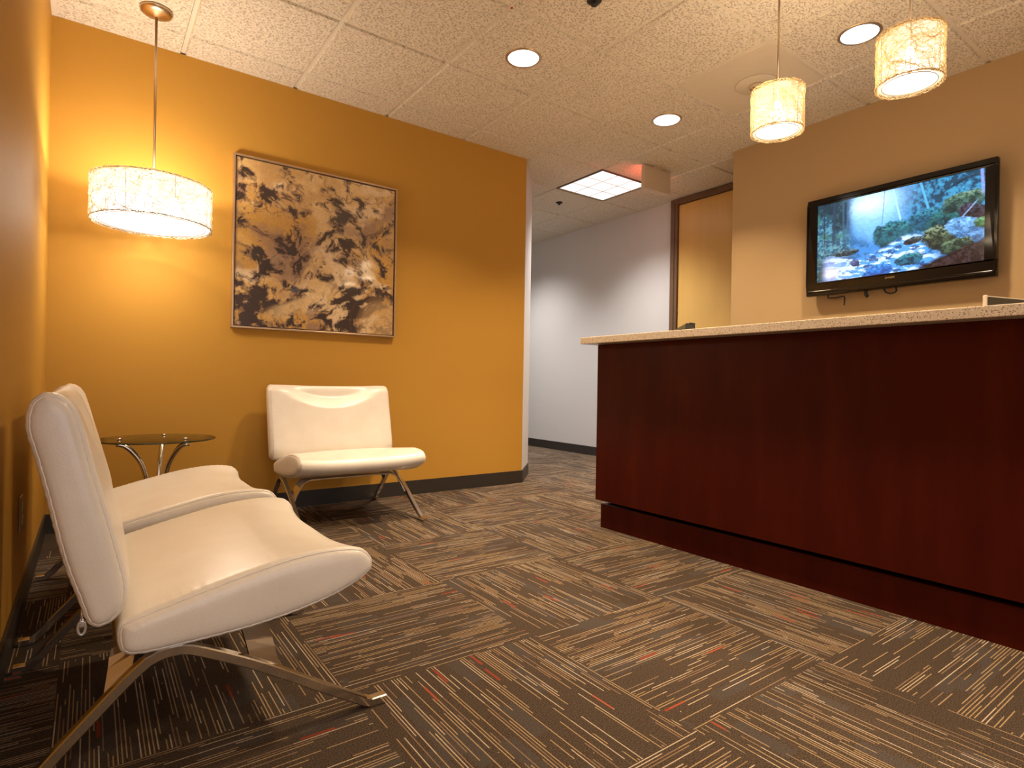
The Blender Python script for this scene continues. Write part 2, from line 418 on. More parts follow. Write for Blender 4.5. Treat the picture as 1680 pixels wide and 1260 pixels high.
tag(obj('countertop', bm, M['quartz']), 'speckled beige stone countertop running along the top of the cherry wood desk', 'countertop')

# items behind the counter
t = thing('monitor', 'dark computer monitor with pale edge peeking above the counter at far right', 'monitor', (3.0, .796, .735), math.radians(72))
bm = bmesh.new(); box(bm, -.007, .007, -.47, -.0085, .12, .452, .003); ob = obj('screen_housing', bm, M['monitor_dark'], t)
bm = bmesh.new(); box(bm, -.008, .008, -.008, 0, .115, .4595, .003); box(bm, -.007, .007, -.47, -.0085, .4525, .4565, .001); obj('pale_edge', bm, M['monitor_silver'], t)
bm = bmesh.new(); box(bm, .008, .03, -.26, -.21, .012, .30, .004); box(bm, -.09, .09, -.33, -.14, .0005, .012, .004); obj('stand', bm, M['monitor_dark'], t)
t = thing('tape_dispenser', 'small dark wedge-shaped dispenser with black tip on the counter before the yellow door', 'tape dispenser', (2.47, 1.88, HC), 0)
bm = bmesh.new()
prof = [(.085, .0005), (.085, .018), (.06, .031), (-.008, .057), (-.008, .0005)]; n_ = len(prof)
a = [bm.verts.new((-.022, y, z)) for y, z in prof]; b = [bm.verts.new((.022, y, z)) for y, z in prof]
bm.faces.new(a); bm.faces.new(b[::-1])
for k in range(n_): bm.faces.new((a[k], b[k], b[(k+1) % n_], a[(k+1) % n_]))
bmesh.ops.recalc_face_normals(bm, faces=bm.faces)
obj('body', bm, M['olive'], t)
bm = bmesh.new(); box(bm, -.022, .022, -.036, -.0085, .0005, .054, .002); box(bm, -.022, .022, -.036, -.028, .0545, .062, .001); box(bm, -.022, .022, -.016, -.009, .0545, .060, .001); obj('cutter', bm, M['matte_black'], t)

# ================================================================= CHAIRS
W2 = 0.35
def cushion(profile, width, crown, spine, inset=.007, puff=.012, wr=.0005, step=.006, nst=30):
    pf = catmull([(u, 0, z) for u, z in profile], True, step); n = len(pf)
    area = sum(pf[i].x*pf[(i+1) % n].z - pf[(i+1) % n].x*pf[i].z for i in range(n))
    nor = []
    for i in range(n):
        t = (pf[(i+1) % n]-pf[(i-1) % n]).normalized(); q = Vector((t.z, 0, -t.x)); nor.append(q if area > 0 else -q)
    cen = sum(pf, Vector())/n
    hw = width/2; rc = .012
    st = []
    for k in range(6):
        a = k/5*PI/2; st.append((-hw + rc*(1-math.sin(a)), inset*(1-math.cos(PI/2-a))))
    st = [(-hw+rc*(1-math.cos(k/5*PI/2)), inset*(1-math.sin(k/5*PI/2))) for k in range(6)]
    mid = [(-hw+rc + (width-2*rc)*k/nst, 0) for k in range(1, nst)]
    st = st + mid + [(-a, b) for a, b in st[::-1]]
    bm = bmesh.new(); rings = []
    seam = []
    for si, (y, ins) in enumerate(st):
        r_ = []
        for i in range(n):
            p = pf[i]-nor[i]*ins; s = y/hw
            d = crown(p.x, p.z, s, nor[i])
            q = Vector((p.x, y, p.z)) + d + nor[i]*(.0012*noise.noise(Vector((p.x*9, y*9, p.z*9)))) 
            edge = min(1, max(0, (abs(s)-.90)/.08))
            q += nor[i]*(wr*edge*math.sin(i*1.9+3*noise.noise(Vector((i*.15, 0, 0)))))
            r_.append(bm.verts.new(q))
        rings.append(r_)
        if si in (0, len(st)-1): seam.append([v_.co.copy() for v_ in r_])
    for A, B in zip(rings, rings[1:]):
        for i in range(n): bm.faces.new((A[i], A[(i+1) % n], B[(i+1) % n], B[i]))
    for sgn, rr in ((-1, rings[0]), (1, rings[-1])):
        prev = rr; c = sum((v_.co for v_ in rr), Vector())/n; y_ = c.y
        tg = []
        for v_ in rr:      # the side panel closes on the cushion's own centre line
            a_, b_ = spine; ab = b_-a_; q = Vector((v_.co.x, 0, v_.co.z))-a_; k_ = min(1, max(0, q.dot(ab)/ab.dot(ab))); w_ = a_+ab*k_; tg.append(Vector((w_.x, y_, w_.z)))
        for f_, pz in ((.95, .30), (.86, .62), (.70, .86), (.45, .97), (.2, 1.0)):
            cur = []
            for i, v_ in enumerate(rr):
                q = tg[i] + (v_.co-tg[i])*f_; q.y = y_+sgn*puff*pz; cur.append(bm.verts.new(q))
            for i in range(n): bm.faces.new((prev[i], prev[(i+1) % n], cur[(i+1) % n], cur[i]))
            prev = cur
        cen_v = [bm.verts.new((t_.x, y_+sgn*puff, t_.z)) for t_ in tg]
        for i in range(n): bm.faces.new((prev[i], prev[(i+1) % n], cen_v[(i+1) % n], cen_v[i]))
    bmesh.ops.remove_doubles(bm, verts=bm.verts, dist=1e-5)
    bmesh.ops.recalc_face_normals(bm, faces=bm.faces)
    sbs = []
    for q in seam:
        sb = bmesh.new(); tube(sb, q[::2], .0023, 6, closed=True); sbs.append(sb)
    return bm, sbs
SEAT = [(.204, .296), (.206, .318), (.226, .330), (.300, .350), (.380, .370), (.450, .386), (.530, .400), (.610, .405), (.680, .398), (.710, .378),
        (.719, .352), (.704, .328), (.640, .297), (.556, .275), (.470, .262), (.400, .256), (.300, .252), (.235, .254), (.210, .268)]
BACK = [(.066, .700), (.070, .742), (.090, .764), (.118, .758), (.138, .735), (.151, .690), (.165, .630), (.192, .527), (.216, .430), (.221, .380), (.210, .345), (.184, .327), (.160, .336),
        (.143, .385), (.124, .446), (.098, .560), (.078, .649)]
def seat_crown(u, z, s, nn):
    k = 1-s*s; up_ = max(0, nn.z); fr = min(1, max(0, (u-.5)/.2))
    d = Vector((0, 0, .010*k*up_*(1-fr)))
    k4 = 1-abs(s)**3.0
    d += Vector((-.022*fr*k4, 0, -.020*fr*k4*(1 if z > .3 else .3)))
    return d
def back_crown(u, z, s, nn):
    k = 1-s*s; fr = max(0, nn.x); t = min(1, max(0, (z-.625-.10*min(1, abs(s)/.85)**2.2)/.075))
    d = Vector((.010*k*fr*(1-t), 0, 0))
    d += Vector((-.026*t*(1-abs(s)**2.5)*fr, 0, -.006*t*k))
    return d
def build_chair():
    t = thing('lounge_chair', 'x', 'chair')
    sb, sp = cushion(SEAT, 2*W2, seat_crown, (Vector((.25, 0, .295)), Vector((.67, 0, .352)))); bb, bp = cushion(BACK, 2*W2+.03, back_crown, (Vector((.108, 0, .71)), Vector((.183, 0, .375))))
    o = obj('seat', sb, M['leather'], t, True); [obj('piping', q, M['leather'], o, True) for q in sp]
    o = obj('backrest', bb, M['leather'], t, True); [obj('piping', q, M['leather'], o, True) for q in bp]
    for s in (-1, 1):
        y = s*.336
        path = [(.000, y, .0105), (.030, y, .0105)] + [tuple(q) for q in catmull([(.042, y, .016), (.078, y, .060), (.150, y, .135), (.235, y, .218), (.272, y, .241), (.315, y, .244), (.36, y, .226), (.47, y, .166), (.60, y, .083), (.705, y, .018)], False, .02)][1:] + [(.722, y, .0105), (.760, y, .0105)]
        bm = bmesh.new(); sweep_rect(bm, path, .024, .021, bev=.0025); obj('side_frame', bm, M['chrome'], t)
    # arched flat straps joining the side frames, in front and at the back
    for name, u0, tz in (('front_strap', .482, 1), ('rear_strap', .206, -1)):
        hw = .034 if tz > 0 else .024
        zc = .150 if tz > 0 else .178
        tilt = Vector((.88, 0, -.47*tz)).normalized()
        pts = catmull([(u0, -.3235, zc), (u0-.012*tz, -.29, zc+.065), (u0-.02*tz, -.255, .243), (u0-.02*tz, -.18, .2475), (u0-.02*tz, 0, .2475), (u0-.02*tz, .18, .2475), (u0-.02*tz, .255, .243), (u0-.012*tz, .29, zc+.065), (u0, .3235, zc)], False, .015)
        bm = bmesh.new(); rings = []
        for i, p in enumerate(pts):
            tg = (pts[min(i+1, len(pts)-1)]-pts[max(i-1, 0)]).normalized(); e = abs(tg.z)
            wd = (Vector((1, 0, 0))*(1-e) + tilt*e).normalized(); nn = tg.cross(wd).normalized()
            rings.append([bm.verts.new(p+wd*a+nn*b) for a, b in ((-hw, -.003), (hw, -.003), (hw, .003), (-hw, .003))])
        for A, B in zip(rings, rings[1:]):
            for k in range(4): bm.faces.new((A[k], A[(k+1) % 4], B[(k+1) % 4], B[k]))
        bm.faces.new(rings[0][::-1]); bm.faces.new(rings[-1]); bmesh.ops.recalc_face_normals(bm, faces=bm.faces)
        obj(name, bm, M['chrome'], t)
    return t
ch = build_chair()
GRP = 'white leather lounge chairs in the waiting area'
tag(ch, 'white leather lounge chair nearest the camera, with a zipper pull hanging under its back', 'chair', GRP)
ch2 = copy_tree(ch); ch3 = copy_tree(ch)
ch.location = (-.158, 1.680, 0)
ch2.location = (-.162, 2.548, 0); tag(ch2, 'white leather lounge chair mostly hidden behind the nearest one, by the left wall')
ch3.location = (1.213, 3.700, 0); ch3.rotation_euler = (0, 0, -PI/2); tag(ch3, 'white leather lounge chair standing alone under the abstract painting')
bm = bmesh.new()
tube(bm, [(.150, -.28, .340), (.150, -.28, .318)], .0026, 6)
tube(bm, [(.150+.0062*math.cos(a), -.28, .304+.0135*math.sin(a)) for a in [2*PI*i/20 for i in range(20)]], .0028, 6, closed=True)
box(bm, .1465, .1535, -.282, -.278, .305, .322, .001)
tag(obj('zipper_pull', bm, M['steel'], ch, True), 'silver zipper pull')

# ================================================================= GLASS SIDE TABLE
t = thing('side_table', 'round glass-topped side table with curved chrome legs in the corner under the drum pendant', 'table', (.26, 3.225, 0))
bm = bmesh.new(); lathe(bm, [(0, .498), (.247, .499), (.247, .505), (0, .505)], seg=72); o = obj('tabletop', bm, M['glass'], t)
bm = bmesh.new(); lathe(bm, [(.2475, .5008), (.2488, .5012), (.2488, .5030), (.2475, .5034)], seg=72); obj('glass_edge', bm, M['glass_edge'], o, True)
for a in (184, 315, 74):
    a = math.radians(a); ca, sa = math.cos(a), math.sin(a)
    pr = catmull([(.165, 0, .484), (.135, 0, .478), (.098, 0, .445), (.062, 0, .385), (.043, 0, .310), (.040, 0, .25), (.052, 0, .17), (.095, 0, .07), (.15, 0, .012), (.175, 0, .009)], False, .015)
    bm = bmesh.new(); tube(bm, [(q.x*ca, q.x*sa, q.z) for q in pr], .0115, 10)
    lg = obj('leg', bm, M['chrome'], t, True)
    bm = bmesh.new(); lathe(bm, [(0, .4975), (.009, .4975), (.009, .486), (0, .486)], .15*ca, .15*sa, 16); lathe(bm, [(0, .513), (.009, .512), (.011, .5065), (0, .5065)], .15*ca, .15*sa, 16)
    obj('glass_clip', bm, M['chrome'], lg, True)
bm = bmesh.new(); lathe(bm, [(0, .26), (.032, .26), (.032, .285), (0, .285)], seg=24); obj('centre_hub', bm, M['chrome'], t, True)

# ================================================================= PENDANT LAMPS
def pendant(name, x, y, z0, z1, R, label, group, nf, big):
    t = thing(name, label, 'pendant lamp', (x, y, z0), 0, group); h = z1-z0
    bm = bmesh.new(); Hc = H-z0
    lathe(bm, [(0, Hc-.001), (.070, Hc-.001), (.072, Hc-.006), (.066, Hc-.016), (.050, Hc-.024), (.020, Hc-.030), (.010, Hc-.036), (0, Hc-.036)], seg=40)
    obj('ceiling_canopy', bm, M['nickel'], t, True)
    bm = bmesh.new(); tube(bm, [(0, 0, Hc-.034), (0, 0, h-.045)], .0062 if big else .0045, 10); obj('rod', bm, M['nickel'], t, True)
    sh = bpy.data.objects.new('lamp_shade', None); C.objects.link(sh); sh.parent = t
    # liner
    bm = bmesh.new(); Ri = R-(.009 if big else .007); Rd = R-(.030 if big else .019)
    lathe(bm, [(Ri, .004), (Ri, h-.004)], seg=64)
    me_l = obj('liner', bm, M['liner_big' if big else 'liner_small'], sh, True)
    # woven fibre skin
    bm = bmesh.new(); rd = random.Random(int(x*1000+y*77))
    for _ in range(nf):
        a = rd.uniform(0, 2*PI); z = rd.uniform(.0, h); ang = rd.uniform(0, PI*2); Lr = rd.uniform(.06, .20); ns = 9; off = rd.uniform(-.004, .004)
        pts = []
        for k in range(ns):
            pts.append(((R+off)*math.cos(a), (R+off)*math.sin(a), z)); st = Lr/ns
            ang += rd.uniform(-.75, .75); a += st*math.cos(ang)/R; z += st*math.sin(ang)*.8
            if z < -.003 or z > h+.003: ang = -ang; z = min(h+.003, max(-.003, z))
        tube(bm, pts, rd.uniform(.0006, .0013), 3, cap=False)
    for zz in (0, h):      # ragged rims
        for _ in range(nf//5):
            a = rd.uniform(0, 2*PI); pts = []
            for k in range(7):
                a += .02*(.11/R)*3; rr = R+rd.uniform(-.005, .005); pts.append((rr*math.cos(a), rr*math.sin(a), zz+rd.uniform(-.005, .005)))
            tube(bm, pts, .0009, 3, cap=False)
    tag(obj('fibre_weave', bm, M['fibre_white' if big else 'fibre'], sh), kind='stuff')
    bm = bmesh.new()
    for zz in (.001, h-.001): ring(bm, 0, 0, zz, R-.001, .0017)
    ring(bm, 0, 0, .001, Rd, .0013)
    nv = 8 if big else 6
    for k in range(nv):
        a = 2*PI*(k+.35)/nv; tube(bm, [((R-.005)*math.cos(a), (R-.005)*math.sin(a), .001), ((R-.005)*math.cos(a), (R-.005)*math.sin(a), h-.001)], .0011, 5)
    for k in range(3):
        a = 2*PI*k/3+.4; tube(bm, [(0, 0, h-.048), (Ri*math.cos(a), Ri*math.sin(a), h-.006)], .0014, 5)
    obj('wire_frame', bm, M['wire'], sh, True)
    bm = bmesh.new(); lathe(bm, [(0, .006), (Rd, .006), (Rd, .009), (0, .009)], seg=56)
    obj('bottom_diffuser', bm, M['diffuser' if big else 'diffuser_small'], t, True)
    r_ = .034; n_ = 3 if big else 1
    for k in range(n_):
        bm = bmesh.new()
        cx, cy = (.09*math.cos(2*PI*k/3), .09*math.sin(2*PI*k/3)) if big else (0, 0)
        zb = .022 if not big else .05      # pear-shaped bulb hanging base-up
        lathe(bm, [(0, zb), (r_*.55, zb+.004), (r_*.92, zb+.018), (r_, zb+.036), (r_*.85, zb+.056), (r_*.55, zb+.078), (r_*.36, zb+.098), (r_*.34, h-.046), (0, h-.0455)], cx, cy, 24)
        obj('bulb', bm, M['bulb'], t, True)
    ld = bpy.data.lights.new('lamp_light', 'POINT'); ld.energy = P_DRUM if big else P_SMALL; ld.color = DRUM if big else WARM; ld.shadow_soft_size = .05
    lo = bpy.data.objects.new('lamp_light', ld); C.objects.link(lo); lo.parent = t; lo.location = (0, 0, h*.78)
    # light thrown down through the bottom diffuser
    ld = bpy.data.lights.new('down_light', 'AREA'); ld.shape = 'DISK'; ld.size = 2*Rd*.9; ld.energy = (P_DRUM if big else P_SMALL)*.22; ld.color = DRUM if big else WARM
    lo = bpy.data.objects.new('down_light', ld); C.objects.link(lo); lo.parent = t; lo.location = (0, 0, .0045)
    return t
pendant('drum_pendant_lamp', .238, 3.352, 1.542, 1.739, .2556, 'wide drum pendant lamp with pale fibre shade hanging in the left corner', None, 800, True)
pendant('small_pendant_lamp', 2.403, 1.373, 1.908, 2.086, .1047, 'small fibre pendant lamp over the counter, left of the pair and lower in view', 'small pendants over the counter', 480, False)
pendant('small_pendant_lamp', 2.398, .867, 1.908, 2.086, .1047, 'small fibre pendant lamp over the counter, right of the pair beside a round downlight', 'small pendants over the counter', 480, False)

# ================================================================= CEILING FIXTURES
def downlight(i, j, label):
    x, y = GX+(i+.5)*TS, GY+(j+.5)*TS
    t = thing('recessed_downlight', label, 'ceiling light', (x, y, H), 0, 'round recessed downlights in the ceiling')
    bm = bmesh.new(); lathe(bm, [(.084, -.0005), (.086, -.005), (.096, -.005), (.1005, -.0005)], seg=56); obj('trim_ring', bm, M['door_frame'] if False else M['nickel'], t, True)
    bm = bmesh.new(); lathe(bm, [(0, -.0025), (.0855, -.0025)], seg=56); obj('lens', bm, M['can_lens'], t, True)
    ld = bpy.data.lights.new('downlight_beam', 'AREA'); ld.shape = 'DISK'; ld.size = .165; ld.energy = P_CAN; ld.color = WARM; ld.spread = math.radians(CAN_SPREAD)
    lo = bpy.data.objects.new('downlight_beam', ld); C.objects.link(lo); lo.parent = t; lo.location = (0, 0, -.006)
downlight(0, 0, 'round downlight in the ceiling nearest the painting')
downlight(2, 0, 'round downlight in the ceiling between the hallway light and the small pendants')
downlight(2, -2, 'round downlight in the ceiling touching the right small pendant in view')
# unseen downlights added to brighten the room, lamps without fixtures
def added_downlight(i, j):
    ld = bpy.data.lights.new('downlight_beam', 'AREA'); ld.shape = 'DISK'; ld.size = .165; ld.energy = P_CAN; ld.color = WARM; ld.spread = math.radians(CAN_SPREAD)
    lo = bpy.data.objects.new('downlight_beam', ld); C.objects.link(lo); lo.location = (GX+(i+.5)*TS, GY+(j+.5)*TS, H-.006)
for q in ((0, -2), (0, -5), (2, -5), (-2, -6)): added_downlight(*q)

def troffer(i, j, label):
    x, y = GX+(i+.5)*TS, GY+(j+.5)*TS; hs = TS/2-.008
    t = thing('fluorescent_ceiling_light', label, 'ceiling light', (x, y, H), 0)
    bm = bmesh.new()
    for a, b, c, d in ((-hs, hs, -hs, -hs+.014), (-hs, hs, hs-.014, hs), (-hs, -hs+.014, -hs+.014, hs-.014), (hs-.014, hs, -hs+.014, hs-.014)): box(bm, a, b, c, d, -.004, .007)
    obj('frame', bm, M['wire'], t)
    bm = bmesh.new(); hs2 = hs-.0145; v = [bm.verts.new(q) for q in ((-hs2, -hs2, .0045), (-hs2, hs2, .0045), (hs2, hs2, .0045), (hs2, -hs2, .0045))]; bm.faces.new(v)
    obj('lens', bm, M['troffer_lens'], t)
    bm = bmesh.new()
    for k in (-1, 1):
        q = k*hs2/3
        box(bm, q-.0025, q+.0025, -hs2, hs2, -.003, .004); 
        for s0, s1 in ((-hs2, -hs2/3-.003), (-hs2/3+.003, hs2/3-.003), (hs2/3+.003, hs2)): box(bm, s0, s1, q-.0025, q+.0025, -.003, .004)
    obj('louvre', bm, M['white_metal'], t)
    ld = bpy.data.lights.new('troffer_beam', 'AREA'); ld.shape = 'SQUARE'; ld.size = .52; ld.energy = P_TROFFER; ld.color = COOL; ld.spread = math.radians(TROFFER_SPREAD)
    lo = bpy.data.objects.new('troffer_beam', ld); C.objects.link(lo); lo.parent = t; lo.location = (0, 0, -.006)
troffer(3, 2, 'square white fluorescent light set in the hallway ceiling')
ld = bpy.data.lights.new('troffer_beam', 'AREA'); ld.shape = 'SQUARE'; ld.size = .52; ld.energy = P_TROFFER; ld.color = COOL; ld.spread = math.radians(TROFFER_SPREAD)
lo = bpy.data.objects.new('troffer_beam', ld); C.objects.link(lo); lo.location = (GX+3.5*TS, GY+5.5*TS, H-.006)

# exit sign hanging flush under the ceiling, its lit face to the hallway
t = thing('exit_sign', 'beige exit sign box under the ceiling glowing red toward the hallway', 'exit sign', (3.77, 3.2, H))
bm = bmesh.new(); box(bm, -.16, .16, -.02, .020, -.190, -.012, .004); box(bm, -.05, .05, -.018, .018, -.012, -.0005); obj('housing', bm, M['sign_body'], t)
bm = bmesh.new(); box(bm, -.163, .163, -.021, .021, -.196, -.1905, .002); obj('bottom_lip', bm, M['cream_wall'], t)
bm = bmesh.new(); box(bm, -.15, .15, .0202, .024, -.182, -.02); obj('lit_face', bm, M['exit_red'], t)
def text_mesh(name, body, size, mat, parent, loc, rot, ext=.0008):
    cu = bpy.data.curves.new(name, 'FONT'); cu.body = body; cu.size = size; cu.extrude = ext; cu.align_x = 'CENTER'; cu.align_y = 'CENTER'
    to = bpy.data.objects.new(name, cu); C.objects.link(to)
    dg = bpy.context.evaluated_depsgraph_get(); me = bpy.data.meshes.new_from_object(to.evaluated_get(dg))
    bpy.data.objects.remove(to); me.materials.append(mat)
    o = bpy.data.objects.new(name, me); C.objects.link(o); o.parent = parent; o.location = loc; o.rotation_euler = rot; return o
text_mesh('lettering', 'EXIT', .14, M['exit_letter'], t, (0, .0252, -.1), (PI/2, 0, PI))

def sprinkler(x, y, label):
    t = thing('fire_sprinkler', label, 'sprinkler', (x, y, H), 0, 'sprinkler heads in the ceiling')
    bm = bmesh.new(); lathe(bm, [(0, -.0006), (.034, -.0006), (.035, -.004), (.022, -.010), (0, -.010)], seg=28); obj('escutcheon', bm, M['matte_black'], t, True)
    bm = bmesh.new(); tube(bm, [(0, 0, -.010), (0, 0, -.020)], .007, 10); lathe(bm, [(0, -.0205), (.016, -.021), (.016, -.023), (0, -.023)], seg=16); obj('head', bm, M['matte_black'], t, True)
sprinkler(1.889, 1.992, 'dark sprinkler head cut by the top edge of the picture')
sprinkler(3.737, 4.393, 'small dark sprinkler head in the hallway ceiling')
t = thing('smoke_detector', 'round ceiling detector on a flat disc behind the left small pendant', 'smoke detector', (3.185, 1.952, H))
bm = bmesh.new(); lathe(bm, [(0, -.0005), (.118, -.0005), (.121, -.003), (.116, -.007), (0, -.008)], seg=56); obj('base_plate', bm, M['smooth_tile'], t, True)
bm = bmesh.new(); lathe(bm, [(0, -.0085), (.045, -.0085), (.043, -.022), (.030, -.026), (.030, -.034), (.018, -.040), (0, -.041)], seg=32); obj('sensor_dome', bm, M['sign_body'], t, True)
bm = bmesh.new()
for k in range(8):
    a = 2*PI*k/8; tube(bm, [(.0315*math.cos(a), .0315*math.sin(a), -.0265), (.0315*math.cos(a), .0315*math.sin(a), -.0335)], .004, 6)
obj('vent_slots', bm, M['wire'], t, True)
bm = bmesh.new(); lathe(bm, [(0, -.0005), (.006, -.0005), (.006, -.003), (0, -.004)], seg=14)
o = obj('ceiling_tag', bm, M['red']); o.location = (GX, GY-.004, H-.0005)
tag(o, 'tiny red marker dot on a ceiling grid crossing near the top edge', 'marker')
t = thing('wall_outlet', 'small outlet plate low on the left ochre wall in the shadow of the nearest chair', 'outlet', (XL, 2.46, .345))
bm = bmesh.new(); box(bm, .0005, .006, -.036, .036, -.058, .058, .002); obj('cover_plate', bm, M['plate'], t)
bm = bmesh.new()
for s in (-1, 1): box(bm, .0062, .0085, -.016, .016, s*.022-.014, s*.022+.014, .001)
obj('socket', bm, M['sign_body'], t)

# ================================================================= painting and television pictures
def vnoise(u, v, seed):
    r_ = np.random.default_rng(seed); Gd = r_.random((256, 256))
    iu, iv = np.floor(u).astype(int), np.floor(v).astype(int); fu, fv = u-iu, v-iv
    fu = fu*fu*(3-2*fu); fv = fv*fv*(3-2*fv); g = lambda a, b: Gd[a % 256, b % 256]
    return (g(iu, iv)*(1-fu)+g(iu+1, iv)*fu)*(1-fv) + (g(iu, iv+1)*(1-fu)+g(iu+1, iv+1)*fu)*fv
def fbm(u, v, seed, o=5, gain=.55):
    a = 1; s = 0; t_ = 0
    for k in range(o): s = s+a*vnoise(u*2**k+k*7.3, v*2**k+k*3.1, seed+k); t_ += a; a *= gain
    return s/t_
def srgb(c): c = np.asarray(c, float)/255; return np.where(c <= .04045, c/12.92, ((c+.055)/1.055)**2.4)
def lerp(a, b, t_): return a*(1-t_[..., None])+np.asarray(b)*t_[..., None]
def sm(x, a, b): q = np.clip((x-a)/(b-a), 0, 1); return q*q*(3-2*q)
def grid_panel(name, nu, nv, fn, cols, mat, parent):
    """flat panel with one colour per vertex; fn(u, v) -> position"""
    u = np.linspace(0, 1, nu); v_ = np.linspace(0, 1, nv)
    verts = [fn(a, b) for b in v_ for a in u]
    idx = np.arange(nu*nv).reshape(nv, nu); q = np.stack([idx[:-1, :-1], idx[:-1, 1:], idx[1:, 1:], idx[1:, :-1]], -1).reshape(-1, 4)
    me = bpy.data.meshes.new(name); me.from_pydata(verts, [], q.tolist())
    at = me.color_attributes.new('picture', 'FLOAT_COLOR', 'POINT')
    c = np.concatenate([cols.reshape(-1, 3), np.ones((nu*nv, 1))], 1); at.data.foreach_set('color', c.astype(np.float32).ravel())
    me.materials.append(mat); o = bpy.data.objects.new(name, me); C.objects.link(o); o.parent = parent; return o

# abstract painting, 340 x 340
N = 380
U, V = np.meshgrid(np.linspace(0, 1, N), np.linspace(0, 1, N))     # V up
def painting():
    wu = fbm(U*3.2, V*3.2, 3, 4)-.5; wv = fbm(U*3.2+9, V*3.2, 21, 4)-.5
    u, v_ = U+.22*wu, V+.16*wv
    w2 = fbm(u*9, v_*9, 5, 4)-.5; w3 = fbm(u*9+5, v_*9+4, 8, 4)-.5
    u2, v2 = u+.07*w2, v_+.07*w3
    dst = lambda cx, cy, rx, ry, th=0: ((((U-cx)*math.cos(th)+(V-cy)*math.sin(th))/rx)**2 + ((-(U-cx)*math.sin(th)+(V-cy)*math.cos(th))/ry)**2)
    base_n = fbm(u2*4, v2*5, 31, 5); col = lerp(np.broadcast_to(srgb((214, 170, 112)), U.shape+(3,)), srgb((184, 136, 78)), sm(base_n, .35, .6))
    gold = sm(fbm(u2*3.5+3, v2*3.5, 44, 5), .48, .62)*(.35+.65*sm(V, .95, .6)); col = lerp(col, srgb((196, 138, 44)), gold*.7)
    pale = sm(fbm(u2*5+7, v2*6+1, 52, 5), .54, .68); col = lerp(col, srgb((226, 192, 150)), pale*.7)
    mauve = sm(fbm(u2*4+1, v2*4+9, 61, 5), .54, .7); col = lerp(col, srgb((140, 104, 84)), mauve*.75)
    # dark plum clusters where the painting has them (cx, cy from the bottom left, rx, ry, tilt)
    cl = [(.04, .90, .07, .04, 0), (.03, .83, .06, .03, 0), (.27, .87, .05, .05, 0), (.15, .84, .10, .02, 0), (.60, .83, .06, .03, 0), (.63, .75, .10, .07, -.4), (.39, .73, .07, .04, 0), (.08, .75, .14, .04, -.3), (.17, .78, .04, .03, 0),
          (.88, .83, .06, .02, -.3), (.94, .72, .03, .05, 0), (.84, .62, .06, .05, -.5), (.92, .57, .05, .04, -.5), (.60, .57, .06, .07, 0), (.66, .53, .04, .07, 0), (.52, .60, .06, .03, 0), (.30, .49, .09, .05, -.3), (.38, .43, .10, .035, .5), (.36, .40, .03, .05, 0),
          (.13, .43, .08, .05, -.5), (.18, .39, .08, .05, 0), (.75, .45, .06, .06, 0), (.66, .47, .04, .03, 0), (.88, .38, .10, .05, .5), (.95, .30, .08, .08, .2), (.52, .33, .10, .03, -.1), (.60, .30, .06, .03, 0), (.05, .30, .06, .09, 0), (.12, .22, .12, .07, -.6), (.36, .23, .07, .05, .2),
          (.10, .12, .16, .08, -.3), (.26, .12, .14, .06, .1), (.30, .17, .12, .05, 0), (.88, .23, .08, .025, .2), (.97, .14, .06, .06, 0), (.60, .18, .26, .022, .55), (.75, .20, .26, .018, .30), (.45, .06, .20, .025, .5), (.33, .03, .12, .03, 0), (.05, .04, .08, .05, 0), (.78, .13, .10, .05, 0), (.80, .04, .16, .05, 0), (.58, .04, .10, .03, 0)]
    k = np.zeros_like(U)
    for cx, cy, rx, ry, th in cl: k = np.maximum(k, np.exp(-dst(cx, cy, rx, ry, th)*.9))
    det = fbm(u2*13, v2*13, 71, 6, .68); rid = 1-np.abs(fbm(u2*8, v2*8, 81, 5, .6)-.5)*2
    d = (k-.30)*.55 + (det-.46)*3.0 + (rid-.86)*.9 + (fbm(u2*30, v2*30, 77, 4, .7)-.5)*.9
    col = lerp(col, srgb((112, 80, 58)), sm(d, .06, .28)*.7); col = lerp(col, srgb((44, 26, 20)), sm(d, .32, .52)*.97)
    vein = sm(1-np.abs(fbm(u2*5+2, v2*5+8, 91, 5)-.5)*2, .975, .995); col = lerp(col, srgb((70, 42, 30)), vein*.75)
    # long pale ribbon sweeping up to the right
    rb = np.abs((V-.02)-(U-.10)*.58-.02*np.sin(U*12)-.05*wu); m_ = sm(rb, .055, .02)*sm(U, .12, .3)*sm(U, .72, .5); col = lerp(col, srgb((222, 178, 120)), m_*.8*sm(det, .38, .5))
    # wood-grain like swirl, bottom right
    rr = np.sqrt(((U-.92)/1.0)**2+((V-.05)/1.1)**2)+.03*wu; sw = sm(np.sin(rr*120+w2*6), .3, .9)*sm(rr, .26, .18); col = lerp(col, srgb((206, 160, 104)), sm(rr, .2, .12)*.5); col = lerp(col, srgb((130, 92, 60)), sw*.22)
    bl = np.exp(-dst(.345, .245, .03, .028)*1.2); col = lerp(col, srgb((66, 74, 86)), sm(bl, .3, .8)*.9)  # blue reflection of the television, painted into the canvas colours
    gr_ = fbm(U*120, V*120, 99, 2); col = col*(0.85+.3*gr_)[..., None]*(1+np.array([0.0, .13, .28])*sm(col[..., 0:1].mean(-1), .05, .3)[..., None])
    return np.clip(col*1.0, 0, 1)
def pic_mat():
    g = G('abstract_painting_surface'); a = g.n('ShaderNodeAttribute', attribute_name='picture'); g.l(a.outputs['Color'], g.b.inputs['Base Color'])
    g.set(Roughness=0.45); g.b.inputs['Coat Weight'].default_value = 1.0; g.b.inputs['Coat Roughness'].default_value = 0.06; return g.m
px0, px1, pz0, pz1, py = .655, 1.682, 1.094, 2.111, 3.680
